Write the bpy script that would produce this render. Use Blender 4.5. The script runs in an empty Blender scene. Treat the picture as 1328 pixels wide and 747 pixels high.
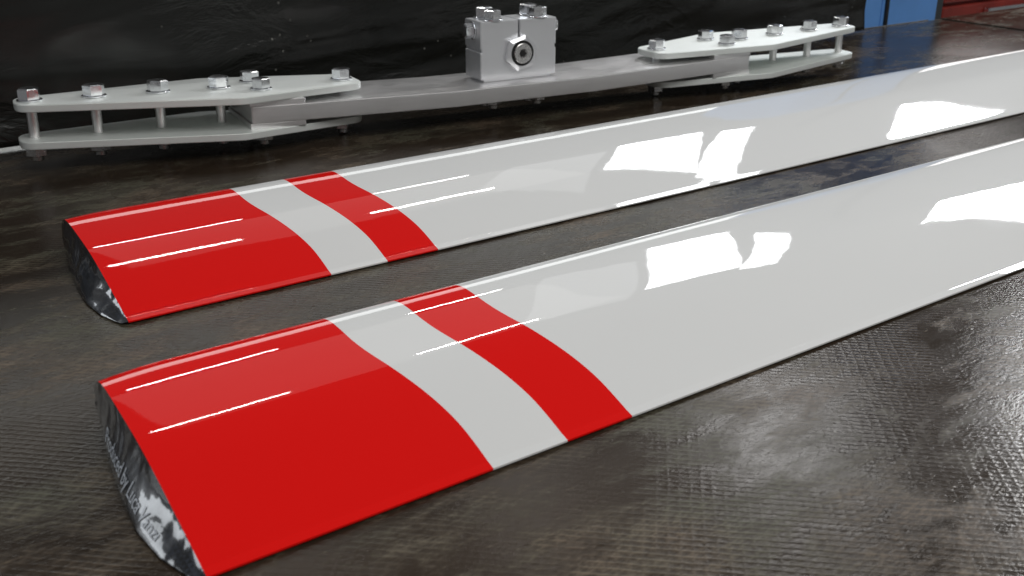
import bpy, bmesh, math, random
from mathutils import Vector, Matrix
from mathutils.bvhtree import BVHTree
random.seed(7)
R = math.radians
scn = bpy.context.scene
col = scn.collection
CM = 0.01

# ------------------------------------------------------------------ camera
# X runs along the rotor blades, Y away from the viewer across the table, Z up; table top is z = 0
PITCH = R(22.3)
YAW = R(54.58)           # angle of the blades to the right of the view direction
CAM_H = 0.33
F = Vector((math.cos(YAW), math.sin(YAW), 0)); RT = Vector((math.sin(YAW), -math.cos(YAW), 0)); UZ = Vector((0, 0, 1))
FW = F * math.cos(PITCH) - UZ * math.sin(PITCH)
UPV = F * math.sin(PITCH) + UZ * math.cos(PITCH)
cd = bpy.data.cameras.new('camera'); cam = bpy.data.objects.new('camera', cd); col.objects.link(cam)
m = Matrix.Identity(4)
for i in range(3):
    m[i][0], m[i][1], m[i][2] = RT[i], UPV[i], -FW[i]
m.translation = Vector((0, 0, CAM_H))
cam.matrix_world = m
cd.sensor_width = 36; cd.lens = 36 * 1347 / 1328; cd.clip_start = 0.02; cd.clip_end = 60
cd.dof.use_dof = True; cd.dof.focus_distance = 0.95; cd.dof.aperture_fstop = 14
scn.camera = cam

# ------------------------------------------------------------------ light
w = bpy.data.worlds.new('World'); scn.world = w; w.use_nodes = True
bg = w.node_tree.nodes['Background']
bg.inputs[0].default_value = (0.97, 0.985, 1.0, 1); bg.inputs[1].default_value = 0.12

def area_light(name, loc, target_dir, sx, sy, radiance, color=(1, 1, 1), up='Y'):
    l = bpy.data.lights.new(name, 'AREA'); l.shape = 'RECTANGLE'; l.size = sx; l.size_y = sy
    l.energy = radiance * math.pi * sx * sy; l.color = color
    o = bpy.data.objects.new(name, l); col.objects.link(o); o.location = loc
    o.rotation_euler = Vector(target_dir).to_track_quat('-Z', up).to_euler()
    return o
# fluorescent tubes under the ceiling, in two rows parallel to the blades
for y, x0, x1 in ((2.66, 0.83, 1.33), (2.66, 1.88, 2.50), (3.72, 0.97, 1.60), (3.72, 2.28, 2.84)):
    area_light('tube_light', ((x0 + x1) / 2, y, 2.40), (0, 0, -1), x1 - x0, 0.04, 42, (1, 0.98, 0.95))
# lit ceiling panel around the tubes
area_light('ceiling_panel_light', (1.95, 3.12, 2.46), (0, 0, -1), 2.1, 1.1, 0.32, (1, 0.97, 0.94))
# bright roof windows beyond the table
for x, y, ln, wd, ang, L in ((2.95, 2.98, 1.25, 0.55, 56, 0.55), (3.70, 3.02, 1.50, 0.52, 56, 11), (3.95, 2.62, 1.35, 0.22, 50, 9), (5.28, 2.02, 1.10, 0.72, 42, 46)):
    o = area_light('roof_window_light', (x, y, 2.40), (0, 0, -1), ln, wd, L, (0.96, 0.98, 1.0)); o.rotation_euler = (0, 0, R(ang))
# added soft fill from the viewer's side, kept out of the blades' reflections
area_light('viewer_fill_light', (0.9, -1.0, 2.3), (0.0, 0.62, -0.78), 2.2, 1.6, 3.7, (1, 0.985, 0.965))
# window of the room to the left and the pale back of the room, low behind the table
area_light('side_window_light', (-1.9, 2.3, 0.75), (0.80, -0.55, -0.22), 1.3, 1.1, 3.8, (0.90, 0.95, 1.0), 'Z')
area_light('back_fill_light', (1.6, 3.3, 0.80), (0, -1, 0), 5.0, 1.0, 1.9, (0.96, 1.0, 0.985), 'Z')  # added fill panel in place of a pale back wall
area_light('doorway_light', (5.4, 3.3, 0.35), (-0.85, -0.5, 0), 1.7, 0.9, 1.9, (1.0, 0.97, 0.96), 'Z')

vs = scn.view_settings
vs.view_transform = 'Standard'; vs.look = 'None'; vs.exposure = 0.15; vs.gamma = 1; vs.use_curve_mapping = False
scn.render.engine = 'CYCLES'

# ------------------------------------------------------------------ helpers
def obj(name, bm_or_me, mat, parent=None, smooth=False):
    if isinstance(bm_or_me, bmesh.types.BMesh):
        me = bpy.data.meshes.new(name); bm_or_me.to_mesh(me); bm_or_me.free()
    else:
        me = bm_or_me
    if mat and not me.materials: me.materials.append(mat)
    if smooth:
        for p in me.polygons: p.use_smooth = True
    o = bpy.data.objects.new(name, me); col.objects.link(o)
    if parent: o.parent = parent
    return o
def empty(name, loc=(0, 0, 0), rz=0):
    o = bpy.data.objects.new(name, None); col.objects.link(o); o.location = loc; o.rotation_euler = (0, 0, rz)
    o.empty_display_size = 0.05
    return o
def tag(o, label=None, cat=None, group=None, kind=None):
    if label: o['label'] = label
    if cat: o['category'] = cat
    if group: o['group'] = group
    if kind: o['kind'] = kind
    return o
def box_bm(x0, x1, y0, y1, z0, z1, bev=0, seg=2):
    bm = bmesh.new()
    bmesh.ops.create_cube(bm, size=1)
    for v in bm.verts:
        v.co = Vector(((x0 + x1) / 2 + v.co.x * (x1 - x0), (y0 + y1) / 2 + v.co.y * (y1 - y0), (z0 + z1) / 2 + v.co.z * (z1 - z0)))
    if bev: bmesh.ops.bevel(bm, geom=list(bm.edges), offset=bev, segments=seg, affect='EDGES', profile=0.5)
    return bm
def prism_bm(pts, a0, a1, axis='z', bev=0, seg=2):
    """polygon (ccw) extruded; axis z: pts=(x,y); axis y: pts=(x,z)"""
    bm = bmesh.new()
    def P(p, a): return (p[0], p[1], a) if axis == 'z' else (p[0], a, p[1])
    lo = [bm.verts.new(P(p, a0)) for p in pts]; hi = [bm.verts.new(P(p, a1)) for p in pts]
    n = len(pts)
    bm.faces.new(lo[::-1]); bm.faces.new(hi)
    for i in range(n): bm.faces.new((lo[i], lo[(i + 1) % n], hi[(i + 1) % n], hi[i]))
    bmesh.ops.recalc_face_normals(bm, faces=list(bm.faces))
    if bev:
        es = [e for e in bm.edges if abs((P(( 0, 0), 1)[2] and (e.verts[0].co.z - e.verts[1].co.z)) or (axis == 'y' and (e.verts[0].co.y - e.verts[1].co.y))) < 1e-7]
        bmesh.ops.bevel(bm, geom=es, offset=bev, segments=seg, affect='EDGES', profile=0.5)
    return bm
def lathe_bm(prof, seg=24, bm=None, mat4=None, hexr=None):
    """profile [(r,z)...] turned about z; closes ends"""
    bm = bm or bmesh.new(); rings = []
    for r, z in prof:
        rings.append([bm.verts.new((r * math.cos(2 * math.pi * k / seg), r * math.sin(2 * math.pi * k / seg), z)) for k in range(seg)])
    for a, b in zip(rings, rings[1:]):
        for k in range(seg): bm.faces.new((a[k], a[(k + 1) % seg], b[(k + 1) % seg], b[k]))
    bm.faces.new(rings[0][::-1]); bm.faces.new(rings[-1])
    if mat4:
        for v in [v for r in rings for v in r]: v.co = mat4 @ v.co
    return bm
def autosmooth(o, ang=35):
    me = o.data
    for p in me.polygons: p.use_smooth = True
    me.update()
    bm = bmesh.new(); bm.from_mesh(me)
    for e in bm.edges:
        if len(e.link_faces) == 2: e.smooth = e.calc_face_angle(0) < R(ang)
        else: e.smooth = False
    bm.to_mesh(me); bm.free()
    return o

# ------------------------------------------------------------------ materials
class NT:
    def __init__(s, name):
        s.m = bpy.data.materials.new(name); s.m.use_nodes = True; s.t = s.m.node_tree; s.n = s.t.nodes
        s.b = s.n['Principled BSDF']
    def add(s, typ, **kw):
        nd = s.n.new(typ)
        for k, v in kw.items(): setattr(nd, k, v)
        return nd
    def link(s, a, b): s.t.links.new(a, b)
    def coord(s, scale=(1, 1, 1), rot=(0, 0, 0), loc=(0, 0, 0), src='Object'):
        c = s.add('ShaderNodeTexCoord'); mp = s.add('ShaderNodeMapping')
        mp.inputs['Scale'].default_value = scale; mp.inputs['Rotation'].default_value = rot; mp.inputs['Location'].default_value = loc
        s.link(c.outputs[src], mp.inputs[0]); return mp.outputs[0]
    def noise(s, vec, scale, detail=4, rough=0.55, dist=0):
        n = s.add('ShaderNodeTexNoise'); n.inputs['Scale'].default_value = scale; n.inputs['Detail'].default_value = detail
        n.inputs['Roughness'].default_value = rough; n.inputs['Distortion'].default_value = dist
        s.link(vec, n.inputs['Vector']); return n.outputs['Fac']
    def ramp(s, fac, stops, interp='LINEAR'):
        r = s.add('ShaderNodeValToRGB'); cr = r.color_ramp; cr.interpolation = interp
        while len(cr.elements) < len(stops): cr.elements.new(0.5)
        for e, (p, c) in zip(cr.elements, stops):
            e.position = p; e.color = (c, c, c, 1) if isinstance(c, (int, float)) else (*c, 1)
        s.link(fac, r.inputs[0]); return r.outputs[0]
    def math(s, op, a, b=None, c=None):
        n = s.add('ShaderNodeMath', operation=op)
        for i, v in enumerate((a, b, c)):
            if v is None: continue
            if isinstance(v, (int, float)): n.inputs[i].default_value = v
            else: s.link(v, n.inputs[i])
        return n.outputs[0]
    def mix(s, fac, a, b):
        n = s.add('ShaderNodeMix', data_type='RGBA')
        for i, v in ((0, fac), (6, a), (7, b)):
            if isinstance(v, (int, float)): n.inputs[i].default_value = v
            elif isinstance(v, tuple): n.inputs[i].default_value = (*v, 1)
            else: s.link(v, n.inputs[i])
        return n.outputs[2]
    def bump(s, h, strength, dist, normal=None):
        b = s.add('ShaderNodeBump'); b.inputs['Strength'].default_value = strength; b.inputs['Distance'].default_value = dist
        s.link(h, b.inputs['Height'])
        if normal is not None: s.link(normal, b.inputs['Normal'])
        return b.outputs[0]
    def set(s, **kw):
        for k, v in kw.items():
            i = s.b.inputs[k.replace('_', ' ')]
            if isinstance(v, (int, float)): i.default_value = v
            elif isinstance(v, tuple): i.default_value = (*v, 1) if len(v) == 3 else v
            else: s.link(v, i)
        return s.m

def paint(name, rgb, spec=0.5):
    t = NT(name); v = t.coord()
    n1 = t.noise(v, 9, 3); n2 = t.noise(v, 420, 2)
    c = t.mix(t.ramp(n1, [(0.3, 0.0), (0.7, 0.06)]), rgb, tuple(min(1, x * 0.8 + 0.01) for x in rgb))
    nb = t.bump(n1, 0.055, 0.004); nb = t.bump(n2, 0.02, 0.0002, nb)
    return t.set(Base_Color=c, Roughness=0.55, Specular_IOR_Level=spec, Normal=nb, Coat_Weight=1.0, Coat_Roughness=t.ramp(t.noise(v, 30, 5), [(0.35, 0.015), (0.8, 0.035)]), Coat_Normal=nb)
M = {}
M['white'] = paint('white_gloss_paint', (0.76, 0.765, 0.755), 0.05)
M['red'] = paint('red_gloss_paint', (0.80, 0.002, 0.0003), 0.0)

def metal(name, rgb, rough, brush=(30, 900, 900), strength=0.12, met=1.0):
    t = NT(name); v = t.coord(scale=brush)
    n = t.noise(v, 1, 3)
    v2 = t.coord(); n2 = t.noise(v2, 25, 5)
    rg = t.math('ADD', t.ramp(n, [(0.3, rough - 0.06), (0.7, rough + 0.08)]), t.ramp(n2, [(0.35, -0.03), (0.7, 0.06)]))
    c = t.mix(t.ramp(n2, [(0.35, 0.0), (0.75, 0.22)]), rgb, tuple(x * 0.82 for x in rgb))
    return t.set(Base_Color=c, Roughness=rg, Metallic=met, Normal=t.bump(n, strength, 0.0003))
M['alu'] = metal('brushed_aluminium', (0.86, 0.85, 0.85), 0.34, (30, 900, 900), 0.3, met=0.88)
M['alu_plate'] = metal('satin_aluminium_plate', (0.92, 0.955, 0.93), 0.52, met=0.6)
M['alu_block'] = metal('milled_aluminium', (0.84, 0.85, 0.87), 0.33, (60, 900, 300), 0.12, 0.75)
M['zinc'] = metal('zinc_plated_steel', (0.86, 0.87, 0.89), 0.16, (200, 200, 200), 0.1)
M['steel'] = metal('turned_steel', (0.62, 0.61, 0.60), 0.25, (300, 300, 300), 0.1)
def plain(name, rgb, rough=0.5, var=0.15, scale=20, bump=0.1, **kw):
    t = NT(name); v = t.coord(); n = t.noise(v, scale, 5)
    c = t.mix(t.ramp(n, [(0.3, 0.0), (0.75, 1.0)]), rgb, tuple(x * (1 - var) for x in rgb))
    return t.set(Base_Color=c, Roughness=rough, Normal=t.bump(n, bump, 0.001), **kw)
M['bore'] = plain('dark_bore', (0.012, 0.012, 0.012), 0.5)
M['blue'] = plain('blue_enamel', (0.16, 0.41, 0.92), 0.38, 0.2, 6, 0.05)
M['redcab'] = plain('dull_red_enamel', (0.36, 0.04, 0.028), 0.42, 0.45, 14, 0.1)
M['greypost'] = plain('dark_grey_paint', (0.05, 0.06, 0.065), 0.5)
M['rubber'] = plain('black_rubber', (0.015, 0.015, 0.016), 0.55)
M['grime'] = plain('pale_rag', (0.5, 0.46, 0.42), 0.8, 0.4, 60, 0.3)
M['floor'] = plain('grey_concrete', (0.30, 0.295, 0.28), 0.6, 0.3, 5, 0.2)
M['legs'] = plain('timber_leg', (0.25, 0.17, 0.09), 0.6, 0.4, 30, 0.2)
M['trim'] = plain('worn_edge_band', (0.10, 0.095, 0.082), 0.45, 0.4, 60, 0.2)
M['ink'] = plain('silver_ink', (0.50, 0.53, 0.58), 0.5, 0.1, 300, 0.0)

def table_mat():
    t = NT('mesh_faced_dark_board')
    v = t.coord()
    # fine square mesh pressed into the film, about 5.5 mm, set diagonally
    vr = t.coord(rot=(0, 0, R(-47)), scale=(1, 1, 1))
    sx = t.add('ShaderNodeSeparateXYZ'); wob = t.noise(v, 60, 2)
    t.link(vr, sx.inputs[0])
    def lines(o, pitch, ph):
        a = t.math('ADD', t.math('MULTIPLY', o, 2 * math.pi / pitch), t.math('MULTIPLY', wob, 2.2))
        s_ = t.math('SINE', t.math('ADD', a, ph))
        return t.math('POWER', t.math('MULTIPLY_ADD', s_, 0.5, 0.5), 3.0)
    la = lines(sx.outputs[0], 0.0050, 0.0); lb = lines(sx.outputs[1], 0.0064, 1.0)
    mesh = t.math('MAXIMUM', la, t.math('MULTIPLY', lb, 0.4))
    # worn, dusty patches
    vs_ = t.coord(rot=(0, 0, R(-20)), scale=(1, 2.2, 1))
    big = t.noise(vs_, 5.5, 6, 0.62, 0.4)
    mid = t.noise(vs_, 26, 5, 0.6, 0.6)
    fine = t.noise(t.coord(rot=(0, 0, R(-47)), scale=(1, 3.0, 1)), 190, 3, 0.6)
    patch = t.ramp(t.math('MULTIPLY_ADD', mid, 0.45, t.math('MULTIPLY', big, 0.62)), [(0.505, 0.0), (0.64, 1.0)])
    streak = t.noise(t.coord(rot=(0, 0, R(-20)), scale=(1, 4.0, 1)), 48, 4, 0.65, 0.3)
    patch = t.math('MAXIMUM', patch, t.ramp(t.math('MULTIPLY', streak, t.math('MULTIPLY_ADD', big, 0.9, 0.45)), [(0.50, 0.0), (0.62, 0.7)]))
    grain = t.math('MULTIPLY', patch, t.ramp(t.math('MULTIPLY_ADD', mesh, 0.22, fine), [(0.42, 0.05), (0.78, 1.0)]))
    base = t.mix(t.ramp(t.noise(v, 3.2, 3), [(0.35, 0.0), (0.65, 1.0)]), (0.018, 0.0122, 0.0078), (0.034, 0.0235, 0.0155))
    tint = t.mix(t.ramp(t.noise(v, 8, 2), [(0.4, 0.0), (0.6, 1.0)]), (0.175, 0.132, 0.092), (0.115, 0.115, 0.080))
    c = t.mix(t.math('MULTIPLY', grain, 0.85), base, tint)
    # specks of dust
    vo = t.add('ShaderNodeTexVoronoi'); vo.inputs['Scale'].default_value = 38; t.link(v, vo.inputs['Vector'])
    speck = t.ramp(vo.outputs['Distance'], [(0.0, 1.0), (0.05, 0.0)])
    keep = t.ramp(t.noise(v, 33, 1), [(0.60, 0.0), (0.64, 1.0)])
    c = t.mix(t.math('MULTIPLY', speck, keep), c, (0.42, 0.40, 0.36))
    rg = t.math('ADD', t.ramp(mid, [(0.3, 0.12), (0.7, 0.21)]), t.math('MULTIPLY', patch, 0.15))
    meshm = t.math('MULTIPLY', mesh, t.ramp(t.noise(v, 6.5, 3, 0.5, 0.5), [(0.42, 0.12), (0.62, 1.0)]))
    nb = t.bump(meshm, 0.30, 0.0005)
    nb = t.bump(t.math('ADD', fine, t.math('MULTIPLY', mid, 0.3)), 0.16, 0.0014, nb)
    return t.set(Base_Color=c, Roughness=rg, Normal=nb, Specular_IOR_Level=0.14, Specular_Tint=(1.0, 0.87, 0.75))
M['table'] = table_mat()

def sheet_mat():
    t = NT('black_plastic_film'); v = t.coord()
    vr = t.coord(scale=(1, 1, 2.6), rot=(0, R(6), 0))
    n1 = t.noise(vr, 9, 5, 0.6, 0.8); n2 = t.noise(vr, 42, 3, 0.6, 0.5)
    rid = t.math('ABSOLUTE', t.math('SUBTRACT', n1, 0.5))
    msk = t.ramp(t.noise(v, 4.3, 2), [(0.42, 0.05), (0.68, 1.0)])
    h = t.math('MULTIPLY', t.math('ADD', t.ramp(rid, [(0.0, 1.0), (0.12, 0.0)]), t.math('MULTIPLY', n2, 0.5)), msk)
    nb = t.bump(h, 0.22, 0.005)
    vo = t.add('ShaderNodeTexVoronoi'); vo.inputs['Scale'].default_value = 60; t.link(v, vo.inputs['Vector'])
    speck = t.math('MULTIPLY', t.ramp(vo.outputs['Distance'], [(0.0, 1.0), (0.13, 0.0)]), t.ramp(t.noise(v, 7, 1), [(0.6, 0.0), (0.66, 1.0)]))
    c = t.mix(speck, (0.009, 0.0095, 0.008), (0.3, 0.3, 0.27))
    return t.set(Base_Color=c, Roughness=0.27, Normal=nb, Specular_IOR_Level=0.5)
M['sheet'] = sheet_mat()

def cap_mat():
    t = NT('resin_coated_carbon'); v = t.coord()
    w1 = t.add('ShaderNodeTexChecker'); w1.inputs['Scale'].default_value = 420; t.link(t.coord(rot=(R(38), 0, 0)), w1.inputs['Vector'])
    n = t.noise(v, 24, 2, 0.45, 0.8); n2 = t.noise(v, 120, 2)
    weave = t.mix(w1.outputs['Fac'], (0.007, 0.008, 0.010), (0.026, 0.031, 0.044))
    c = t.mix(t.ramp(n, [(0.4, 0.0), (0.6, 0.6)]), weave, (0.008, 0.008, 0.009))
    nb = t.bump(n, 0.55, 0.008); nb = t.bump(n2, 0.12, 0.002, nb)
    return t.set(Base_Color=c, Roughness=0.25, Normal=nb, Coat_Weight=1.0, Coat_Roughness=0.05, Coat_Normal=nb)
M['cap'] = cap_mat()

# ------------------------------------------------------------------ setting: floor and table
FLOOR = -0.75
fl = obj('floor', box_bm(-1.5, 6, -1.5, 4, FLOOR - 0.05, FLOOR), M['floor']); tag(fl, kind='structure')
TX0, TX1, TY0, TY1 = 0.038, 3.30, -0.30, 1.405
tb = empty('work_table', (1.6, 0.55, FLOOR))
tag(tb, 'long work table faced with dark mesh textured board, worn and dusty', 'table')
OFF = Vector((-1.6, -0.55, -FLOOR))
def tpart(name, bm, mat):
    for v in bm.verts: v.co += OFF
    return obj(name, bm, mat, tb)
SEAM = 2.150
tpart('board', prism_bm([(TX0, TY0), (SEAM - 0.075, TY0), (SEAM + 0.04, TY1), (TX0, TY1)], -0.021, 0.0, 'z', 0.0012, 1), M['table'])
tpart('board', prism_bm([(SEAM - 0.071, TY0), (TX1, TY0), (TX1, TY1), (SEAM + 0.044, TY1)], -0.0185, 0.0022, 'z', 0.0012, 1), M['table'])
tpart('edge_band', box_bm(TX0, SEAM, TY1 + 0.0003, TY1 + 0.004, -0.0205, 0.0016, 0.0006, 1), M['trim'])
tpart('edge_band', box_bm(TX0 - 0.004, TX0 - 0.0003, TY0, TY1 + 0.004, -0.0205, -0.0004, 0.0006, 1), M['trim'])
for x in (0.12, 1.62, 3.2):
    for y in (-0.2, 1.3):
        tpart('leg', box_bm(x - 0.035, x + 0.035, y - 0.035, y + 0.035, FLOOR, -0.022, 0.004, 1), M['legs'])

# black plastic sheet standing up behind the table
def sheet():
    bm = bmesh.new(); nx, nz = 230, 32; x0, x1, z1 = -0.35, 1.895, 0.25
    from mathutils import noise as N
    g = []
    for i in range(nx + 1):
        row = []
        for k in range(nz + 1):
            x = x0 + (x1 - x0) * i / nx; z = 0.003 + (z1 - 0.003) * k / nz
            y = 1.3925
            a = min(1, k / 5)
            d = 0.006 * N.noise((x * 2.1, z * 3.5, 1.3)) + 0.003 * N.noise((x * 7, z * 16 + x * 2, 4.1))
            cr = abs(N.noise((x * 4 + 3, z * 21 - x * 1.5, 8.2)))
            d += 0.0035 * max(0, 0.22 - cr) / 0.22 * max(0, N.noise((x * 2.6, z * 4, 2.2)) + 0.25)
            row.append(bm.verts.new((x, y - a * d - 0.006 * (1 - a), z)))
        g.append(row)
    for i in range(nx):
        for k in range(nz): bm.faces.new((g[i][k], g[i + 1][k], g[i + 1][k + 1], g[i][k + 1]))
    bmesh.ops.recalc_face_normals(bm, faces=list(bm.faces))
    o = obj('plastic_sheet', bm, M['sheet'], smooth=True)
    md = o.modifiers.new('thick', 'SOLIDIFY'); md.thickness = 0.0012
    tag(o, 'creased black plastic sheet standing along the back edge of the table', 'sheet')
sheet()

# blue cabinet, post and red chest beyond the table
bx = empty('blue_cabinet', (2.07, 1.60, FLOOR)); tag(bx, 'tall plain blue metal cabinet standing behind the table', 'cabinet')
def rel(bm, o):
    for v in bm.verts: v.co -= o.location
    return bm
obj('carcass', rel(box_bm(1.90, 2.262, 1.475, 1.75, FLOOR, 0.55, 0.004), bx), M['blue'], bx)
obj('door', rel(box_bm(1.902, 2.05, 1.4605, 1.4735, FLOOR + 0.06, 0.545, 0.003), bx), M['blue'], bx)
obj('door', rel(box_bm(2.0535, 2.26, 1.4605, 1.4735, FLOOR + 0.06, 0.545, 0.003), bx), M['blue'], bx)
def tube_bm(pts, r, seg=8):
    bm = bmesh.new(); rings = []
    for i, p in enumerate(pts):
        a = Vector(pts[max(i - 1, 0)]); b = Vector(pts[min(i + 1, len(pts) - 1)]); tdir = (b - a).normalized()
        s = tdir.orthogonal().normalized(); q = tdir.cross(s)
        if rings and s.dot(prev) < 0: pass
        prev = s
        rings.append([bm.verts.new(Vector(p) + r * (math.cos(2 * math.pi * k / seg) * s + math.sin(2 * math.pi * k / seg) * q)) for k in range(seg)])
    for a, b in zip(rings, rings[1:]):
        for k in range(seg): bm.faces.new((a[k], a[(k + 1) % seg], b[(k + 1) % seg], b[k]))
    bm.faces.new(rings[0][::-1]); bm.faces.new(rings[-1]); return bm
cab = obj('power_cable', tube_bm([(2.03 + 0.035 * math.sin((0.6 - z) * 2.2) , 1.456, z) for z in [0.545 - 0.08 * k for k in range(16)]], 0.0045), M['rubber'], smooth=True)
tag(cab, 'thin black cable hanging down the front of the blue cabinet', 'cable')
ps = obj('grey_post', box_bm(2.266, 2.30, 1.47, 1.51, FLOOR, 0.9, 0.004), M['greypost']); tag(ps, 'dark grey square post between blue cabinet and red chest', 'post')
rc = empty('tool_chest', (2.6, 1.65, FLOOR)); tag(rc, 'red metal tool chest with drawers behind the far end of the table', 'tool chest')
obj('carcass', rel(box_bm(2.318, 3.05, 1.505, 1.9, FLOOR, 0.14, 0.006), rc), M['redcab'], rc)
z = FLOOR + 0.08
for hgt in (0.22, 0.16, 0.12, 0.10, 0.085, 0.085):
    d = obj('drawer', rel(box_bm(2.33, 3.035, 1.488, 1.5035, z, z + hgt - 0.008, 0.004), rc), M['redcab'], rc)
    obj('handle', rel(box_bm(2.50, 2.93, 1.470, 1.4865, z + hgt - 0.035, z + hgt - 0.020, 0.003), rc), M['zinc'], d)
    z += hgt

# ------------------------------------------------------------------ rotor blades
UP = [(0,.28),(.5,.40),(.7,.45),(2.2,.96),(4,1.55),(6,2.18),(7.5,2.62),(9,3.0),(10.4,3.28),(12.5,3.57),(14.3,3.79),(15.7,3.92),(16.8,3.95),(17.8,3.82),(18.6,3.5),(19.2,3.05),(19.6,2.5),(19.8,1.9)]
LO = [(19.75, 1.3), (19.5, .85), (18.9, .45), (18, .17), (16, .04), (13, 0.0), (9, 0.0), (5, .03), (2, .07), (.6, .12), (0, .16)]
def catmull(P, sub):
    P = [Vector(p) for p in P]; Q = [2 * P[0] - P[1]] + P + [2 * P[-1] - P[-2]]; out = []
    for i in range(len(P) - 1):
        p0, p1, p2, p3 = Q[i:i + 4]
        for k in range(sub):
            t = k / sub
            out.append(.5 * ((2 * p1) + (p2 - p0) * t + (2 * p0 - 5 * p1 + 4 * p2 - p3) * t * t + (3 * p1 - p0 - 3 * p2 + p3) * t ** 3))
    out.append(P[-1]); return out
SEC = catmull(UP + LO, 4)          # from the trailing edge over the top to the nose and back underneath
NS = len(SEC)
EC = 9.5
def bound(X0, e, under):           # chordwise S shape of a paint edge
    t = min(1, max(0, (e - 3) / 11.5))
    return X0 - 1.95 * t * t * (3 - 2 * t) - 0.012 * max(0, 3 - e) ** 2
BL = [(0, .55), (1, .8), (3, 1.35), (6, 1.65), (10, 1.35), (14, .85), (17, .4), (18.6, .12), (20, .03)]
def bulge(e):                      # how far the end cap stands out along the chord
    for (a, u), (b, v) in zip(BL, BL[1:]):
        if e <= b: return u + (v - u) * max(0, (e - a) / (b - a))
    return BL[-1][1]
BLADE_L = 285.0
def tip_fn(p):                     # sections get a little smaller right at the tip: rounded planform corner
    return p
def blade(loc, label, lettering):
    root = empty('rotor_blade', loc)
    tag(root, label, 'rotor blade', 'rotor blades lying on the table')
    def pt(x, s):                  # x cm from tip, s section index
        e, zz = SEC[s]
        k = max(0, 1 - x / 4.5)
        e2 = e - 0.75 * k * k * max(0, (e - 8) / 12) ** 1.5
        return Vector((x, e2, zz)) * CM
    def strip(name, xa, xb, n, mat):
        bm = bmesh.new(); g = []
        for i in range(n + 1):
            f_ = i / n
            g.append([bm.verts.new(pt(xa(SEC[s][0], s) * (1 - f_) + xb(SEC[s][0], s) * f_, s)) for s in range(NS)])
        for i in range(n):
            for s in range(NS):
                s2 = (s + 1) % NS
                bm.faces.new((g[i][s], g[i][s2], g[i + 1][s2], g[i + 1][s]))
        if name == 'white_skin': bm.faces.new(g[-1])
        bmesh.ops.recalc_face_normals(bm, faces=list(bm.faces))
        # make sure normals face outward
        if sum(f.normal.z for f in bm.faces if f.calc_center_median().z > 0.02) < 0:
            bmesh.ops.reverse_faces(bm, faces=list(bm.faces))
        o = obj(name, bm, mat, root); autosmooth(o, 28)
        return o
    tip = lambda e, s: 0.0
    b1 = lambda e, s: bound(17.3, e, False); b2 = lambda e, s: bound(22.8, e, False); b3 = lambda e, s: bound(28.05, e, False)
    end = lambda e, s: BLADE_L
    strip('red_tip', tip, b1, 18, M['red'])['label'] = 'red painted tip section'
    strip('white_band', b1, b2, 4, M['white'])['label'] = 'white painted band between red areas'
    strip('red_band', b2, b3, 4, M['red'])['label'] = 'narrow red painted band'
    strip('white_skin', b3, end, 24, M['white'])['label'] = 'long white painted blade skin'
    # end cap: a slanting, rounded face that stands out further towards the table
    nose = max(range(NS), key=lambda k: SEC[k][0])
    up = [pt(0, k) / CM for k in range(nose + 1)]; lo = [pt(0, k) / CM for k in range(nose, NS)][::-1]
    def interp(P, e):
        for p, q in zip(P, P[1:]):
            if e <= q.y: return p.z + (q.z - p.z) * max(0, (e - p.y) / max(1e-6, q.y - p.y))
        return P[-1].z
    G = [(0, 0), (.10, .05), (.22, .13), (.34, .25), (.46, .42), (.58, .60), (.70, .77), (.80, .89), (.89, .97), (.95, .99), (1, .93)]
    def gfun(v):
        for (p, u), (q, w_) in zip(G, G[1:]):
            if v <= q: return u + (w_ - u) * (v - p) / (q - p)
        return G[-1][1]
    def cap_pt(e, v):
        zu, zl = interp(up, e), interp(lo, e)
        return Vector((-bulge(e) * gfun(v), e, zu + (zl - zu) * v))
    bm = bmesh.new(); g = []
    for p in up:
        e = p.y; zl = min(p.z - 0.02, interp(lo, e))
        colm = [bm.verts.new(Vector((-bulge(e) * u, e - 0.25 * u * math.copysign(1, e - EC) * min(1, abs(e - EC) / 9) ** 4, p.z + (zl - p.z) * v)) * CM) for v, u in G]
        colm.append(bm.verts.new(Vector((0, e, zl)) * CM))
        g.append(colm)
    for A, B in zip(g, g[1:]):
        for k in range(len(A) - 1): bm.faces.new((A[k], B[k], B[k + 1], A[k + 1]))
    bm.faces.new(g[0]); bm.faces.new(g[-1][::-1])
    bmesh.ops.recalc_face_normals(bm, faces=list(bm.faces))
    cap = obj('end_cap', bm, M['cap'], root); autosmooth(cap, 50); cap['label'] = 'dark resin coated end cap'
    if lettering:
        cu = bpy.data.curves.new('lettering', 'FONT'); cu.body = lettering; cu.size = 1.0; cu.align_x = 'CENTER'; cu.resolution_u = 3
        to = bpy.data.objects.new('tmp', cu); col.objects.link(to)
        bpy.context.view_layer.update()
        me = bpy.data.meshes.new_from_object(to.evaluated_get(bpy.context.evaluated_depsgraph_get()))
        bpy.data.objects.remove(to)
        bt = bmesh.new(); bt.from_mesh(me)
        bmesh.ops.triangulate(bt, faces=list(bt.faces))
        for _ in range(2): bmesh.ops.subdivide_edges(bt, edges=[e for e in bt.edges if e.calc_length() > 0.25], cuts=1)
        wd = max(v.co.x for v in bt.verts) - min(v.co.x for v in bt.verts); sc = 10.8 / wd
        for v in bt.verts:
            ee = 9.6 - v.co.x * sc                # reads from the nose towards the trailing edge
            p = cap_pt(ee, 0.76 - v.co.y * 0.36)
            v.co = (p + Vector((-0.05, -0.01, 0.03))) * CM
        l = obj('lettering', bt, M['ink'], cap); l['label'] = 'small silver maker lettering'
    return root
blade((12.1 * CM, 43.05 * CM, 0.0), 'glossy white rotor blade, red striped tip, with silver lettering on its dark end cap', 'Produced by Luca Vanzi')
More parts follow.
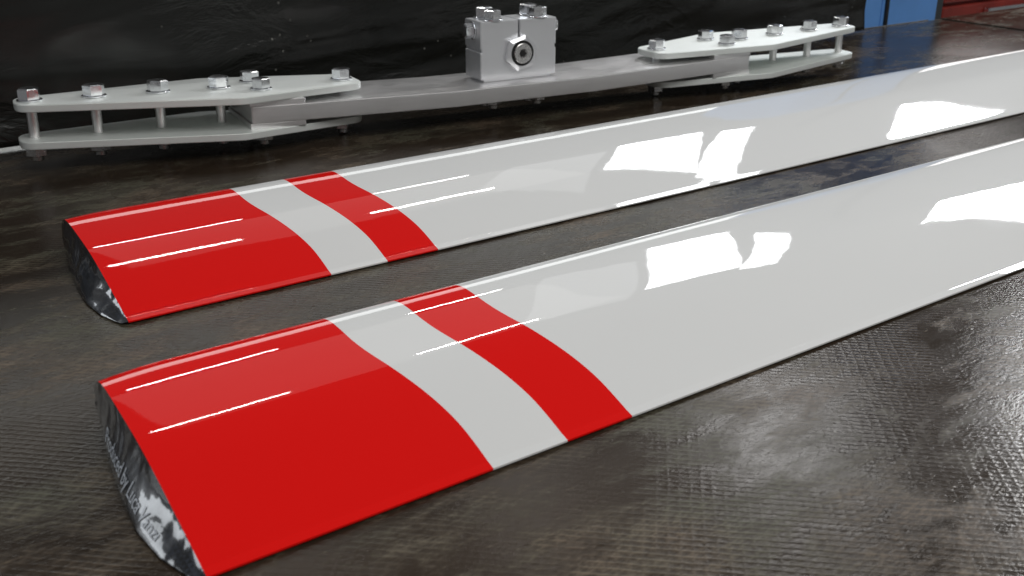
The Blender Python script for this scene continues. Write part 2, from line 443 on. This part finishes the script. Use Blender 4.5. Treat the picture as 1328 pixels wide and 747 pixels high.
blade((18.25 * CM, 76.6 * CM, 0.0), 'glossy white rotor blade, red striped tip, lying between metal hub and other blade', None)

# ------------------------------------------------------------------ rotor hub
TH = -0.126; CON = 0.026
hub = empty('rotor_hub', (84.55 * CM, 119.2 * CM, 0), TH)
tag(hub, 'bare aluminium rotor hub bar with bolted strap plates and clamp block', 'rotor hub')
ZM = 3.80 + 0.02                    # arm mid plane at the centre (extrapolated)
KINK = 10.8
def arm(sg):                        # arm frame: x outward along the arm, y across, z normal to the arm
    a = Vector((sg * math.cos(CON), 0, math.sin(CON))); n = Vector((-sg * math.sin(CON), 0, math.cos(CON))); y = n.cross(a)
    mm = Matrix.Identity(4)
    for i in range(3): mm[i][0], mm[i][1], mm[i][2] = a[i], y[i], n[i]
    mm.translation = Vector((0, 0, ZM * CM)); return mm
# beam: bent bar
def beam():
    bm = bmesh.new(); hw, t2 = 5.6, 1.05
    st = [-38.2, -KINK, KINK, 38.2]; rings = []
    for s in st:
        z = ZM + math.sin(CON) * abs(s)
        xs = s * math.cos(CON)
        rings.append([bm.verts.new(Vector((xs, y, z + dz)) * CM) for y, dz in ((-hw, -t2), (hw, -t2), (hw, t2), (-hw, t2))])
    for a, b in zip(rings, rings[1:]):
        for k in range(4): bm.faces.new((a[k], a[(k + 1) % 4], b[(k + 1) % 4], b[k]))
    bm.faces.new(rings[0][::-1]); bm.faces.new(rings[-1])
    bmesh.ops.recalc_face_normals(bm, faces=list(bm.faces))
    es = [e for e in bm.edges if e.calc_face_angle(0) > R(40)]
    bmesh.ops.bevel(bm, geom=es, offset=0.0011, segments=2, affect='EDGES')
    o = obj('beam', bm, M['alu'], hub); o['label'] = 'long flat aluminium beam bent slightly upwards at both arms'
beam()
def rounded(pts, rads, n=7):
    out = []; N_ = len(pts)
    for i in range(N_):
        p = Vector(pts[i]); a = Vector(pts[i - 1]) - p; b = Vector(pts[(i + 1) % N_]) - p
        r = rads[i]
        if r <= 0: out.append(p); continue
        a.normalize(); b.normalize(); half = a.angle(b) / 2; d = r / math.tan(half); c = p + (a + b).normalized() * (r / math.sin(half))
        p0, p1 = p + a * d - c, p + b * d - c
        for k in range(n + 1):
            q = p0.lerp(p1, k / n); out.append(c + q.normalized() * r)
    return out
PL = rounded([(22.9, -3.7), (41.5, -7.2), (63.6, -2.3), (63.6, 2.3), (39.5, 7.2), (22.9, 2.9)], [2.3, 3.0, 1.9, 1.9, 3.0, 2.0])
PLc = [(p[0] * CM, p[1] * CM) for p in PL]
plate_me = None
PT, GAP = 0.85, 1.70               # plate thickness, half gap
def hexprof(af, h, ch=0.12):
    """hex head: list of (verts) built as lathe with 6 sides plus turned chamfer"""
    bm = bmesh.new(); r = af / math.sqrt(3)
    rings = []
    for rr, z in ((r * 0.93, 0), (r, ch * .6), (r, h - ch), (r * 0.80, h)):
        rings.append([bm.verts.new((rr * math.cos(math.pi / 3 * k) * CM, rr * math.sin(math.pi / 3 * k) * CM, z * CM)) for k in range(6)])
    for a, b in zip(rings, rings[1:]):
        for k in range(6): bm.faces.new((a[k], a[(k + 1) % 6], b[(k + 1) % 6], b[k]))
    bm.faces.new(rings[0][::-1]); bm.faces.new(rings[-1])
    return bm
def mesh_of(bm, name, mat, smooth=None):
    me = bpy.data.meshes.new(name); bm.to_mesh(me); bm.free(); me.materials.append(mat)
    return me
c_ = lambda prof: [(r * CM, z * CM) for r, z in prof]
ME = {}
ME['washer'] = mesh_of(lathe_bm(c_([(1.3, 0), (1.4, .04), (1.4, .16), (1.33, .2), (.5, .2)]), 24), 'washer', M['zinc'])
ME['head'] = mesh_of(hexprof(2.15, 1.25), 'bolt_head', M['zinc'])
ME['nut'] = mesh_of(hexprof(2.15, 1.05), 'nut', M['zinc'])
ME['thread'] = mesh_of(lathe_bm(c_([(.6, 0), (.66, .05), (.66, .5), (.56, .58)]), 16), 'thread', M['steel'])
ME['spacer'] = mesh_of(lathe_bm(c_([(.55, -GAP), (.58, -GAP + .03), (.58, GAP - .03), (.55, GAP)]), 20), 'spacer', M['alu'])
ME['bush'] = mesh_of(lathe_bm(c_([(.8, 0), (.85, .03), (.85, GAP - 1.05 - .03), (.8, GAP - 1.05)]), 20), 'bushing', M['zinc'])
def inst(name, me, mat4, parent):
    o = bpy.data.objects.new(name, me); col.objects.link(o); o.parent = parent
    o.matrix_parent_inverse = Matrix.Identity(4); o.matrix_basis = mat4
    return o
def T(x, y, z): return Matrix.Translation(Vector((x, y, z)) * CM)
RX = Matrix.Rotation(math.pi, 4, 'X')
def bolt(fr, x, y, ztop, zbot, parent, k=1.0, rot=0.0, lift=0.0):
    """bolt through z range; head on top, washer and nut below; fr = frame matrix"""
    hd = inst('bolt', ME['head'], fr @ T(x, y, ztop + 0.2 * k + lift) @ Matrix.Rotation(rot, 4, 'Z') @ Matrix.Scale(k, 4), parent)
    def sub(name, me, m4): inst(name, me, hd.matrix_basis.inverted() @ m4, hd)
    sub('washer', ME['washer'], fr @ T(x, y, ztop + 0.004 + lift) @ Matrix.Scale(k, 4))
    sub('washer', ME['washer'], fr @ T(x, y, zbot - 0.004) @ RX @ Matrix.Scale(k * .95, 4))
    sub('nut', ME['nut'], fr @ T(x, y, zbot - 0.2 * k) @ RX @ Matrix.Rotation(rot + .4, 4, 'Z') @ Matrix.Scale(k, 4))
    sub('thread', ME['thread'], fr @ T(x, y, zbot - 1.22 * k) @ RX @ Matrix.Scale(k, 4))
    return hd
for sg in (-1, 1):
    fr = arm(sg)
    for nm, z0 in (('upper_plate', GAP), ('lower_plate', -GAP - PT)):
        bm = prism_bm(PLc, z0 * CM, (z0 + PT) * CM, 'z')
        es = [e for e in bm.edges if abs(e.verts[0].co.z - e.verts[1].co.z) < 1e-7]
        bmesh.ops.bevel(bm, geom=es, offset=0.0008, segments=2, affect='EDGES')
        bm.transform(fr)
        o = obj(nm, bm, M['alu_plate'], hub); autosmooth(o, 30)
    for z0, z1 in ((1.052, GAP - 0.002), (-GAP + 0.002, -1.052)):
        bm = box_bm(31.5 * CM, 38.4 * CM, -5.5 * CM, 5.5 * CM, z0 * CM, z1 * CM, 0.0006, 1); bm.transform(fr)
        obj('spacer_pad', bm, M['alu'], hub)
    for s in (61.9, 55.0, 47.8, 40.6):
        bolt(fr, s, 0, GAP + PT, -GAP - PT, hub, 1.0, random.uniform(0, 1))
        inst('spacer', ME['spacer'], fr @ T(s, 0, 0), hub)
    for y in (-2.6, 2.6):
        bolt(fr, 36.1, y, GAP + PT, -GAP - PT, hub, 0.95, random.uniform(0, 1), 0.0 if y < 0 else 0.0)
    bolt(fr, 24.9, 0, GAP + PT, -GAP - PT, hub, 1.0, random.uniform(0, 1))
    inst('bushing', ME['bush'], fr @ T(24.9, 0, 1.05), hub)
    inst('bushing', ME['bush'], fr @ T(24.9, 0, -GAP), hub)
# teeter block
BT = ZM + math.sin(CON) * KINK + 1.05     # top of the beam
BW, BD, BH = 5.85, 2.4, 8.1
z0 = BT + 0.35; z1 = z0 + BH - 0.35; zc = z0 + 3.35
blk = empty('clamp_block'); blk.parent = hub
sl = 0.13; nt = 0.16; zn = z0 + 3.9
prof = [(-BW, z0), (BW, z0), (BW, zn - .28), (BW - nt, zn - .2), (BW - nt, zn + .2), (BW, zn + .28), (BW, z1), (sl, z1), (sl, zc), (-sl, zc), (-sl, z1), (-BW, z1), (-BW, zn + .28), (-BW + nt, zn + .2), (-BW + nt, zn - .2), (-BW, zn - .28)]
bm = prism_bm([(a * CM, b * CM) for a, b in prof], -BD * CM, BD * CM, 'y')
es = [e for e in bm.edges if abs(e.verts[0].co.y - e.verts[1].co.y) < 1e-7 or (abs(e.verts[0].co.x) > 5.8 * CM and abs(e.verts[0].co.y - e.verts[1].co.y) > 1e-4 and (e.verts[0].co.z > (z1 - .1) * CM or e.verts[0].co.z < (z0 + .1) * CM))]
bmesh.ops.bevel(bm, geom=es, offset=0.0009, segments=2, affect='EDGES')
obj('body', bm, M['alu_block'], blk)
obj('foot', box_bm(-5.2 * CM, 5.2 * CM, -1.9 * CM, 1.9 * CM, BT * CM + 0.0001, z0 * CM - 0.0001), M['alu_block'], blk)
# hex nut and bolt end on both faces
for sg in (-1, 1):
    fy = Matrix.Translation(Vector((0.1, sg * BD, zc)) * CM) @ Matrix.Rotation(math.pi / 2 * (1 if sg < 0 else -1), 4, 'X')
    bm = hexprof(4.3, 0.85, 0.2); bm.transform(fy @ Matrix.Rotation(0.3, 4, 'Z'))
    nt_ = obj('pivot_nut', bm, M['alu_block'], blk)
    bm = lathe_bm(c_([(1.72, .86), (1.72, .868), (1.38, .868), (1.38, .862)]), 40); bm.transform(fy); obj('groove_ring', bm, M['bore'], nt_)
    bm = lathe_bm(c_([(1.36, .8), (1.36, 1.02), (1.28, 1.08), (.62, 1.08), (.55, 1.0), (.5, .9)]), 40); bm.transform(fy); o = obj('pivot_bolt', bm, M['steel'], nt_); autosmooth(o, 30)
    bm = lathe_bm(c_([(.5, .90), (.5, .965), (.1, .965)]), 6); bm.transform(fy); obj('hex_socket', bm, M['bore'], nt_)
ID = Matrix.Identity(4)
for s in (-3.5, 3.5):
    for y in (-1.35, 1.35):
        bolt(ID, s, y, z1, BT - 2.1, blk, 1.05 if y > 0 else 0.98, random.uniform(0, 1), 0.0)
for sg in (-1, 1):
    fs = Matrix.Translation(Vector((sg * BW, 0.0, z1 - 1.35)) * CM) @ Matrix.Rotation(math.pi / 2 * sg, 4, 'Y')
    hd = inst('pinch_bolt', ME['head'], fs @ T(0, 0, 0.2) @ Matrix.Scale(0.85, 4), blk)
    inst('washer', ME['washer'], hd.matrix_basis.inverted() @ fs @ T(0, 0, 0.004) @ Matrix.Scale(0.85, 4), hd)
for me in ME.values():
    bm = bmesh.new(); bm.from_mesh(me)
    for f in bm.faces: f.smooth = True
    for e in bm.edges: e.smooth = e.calc_face_angle(0) < R(28)
    bm.to_mesh(me); bm.free()
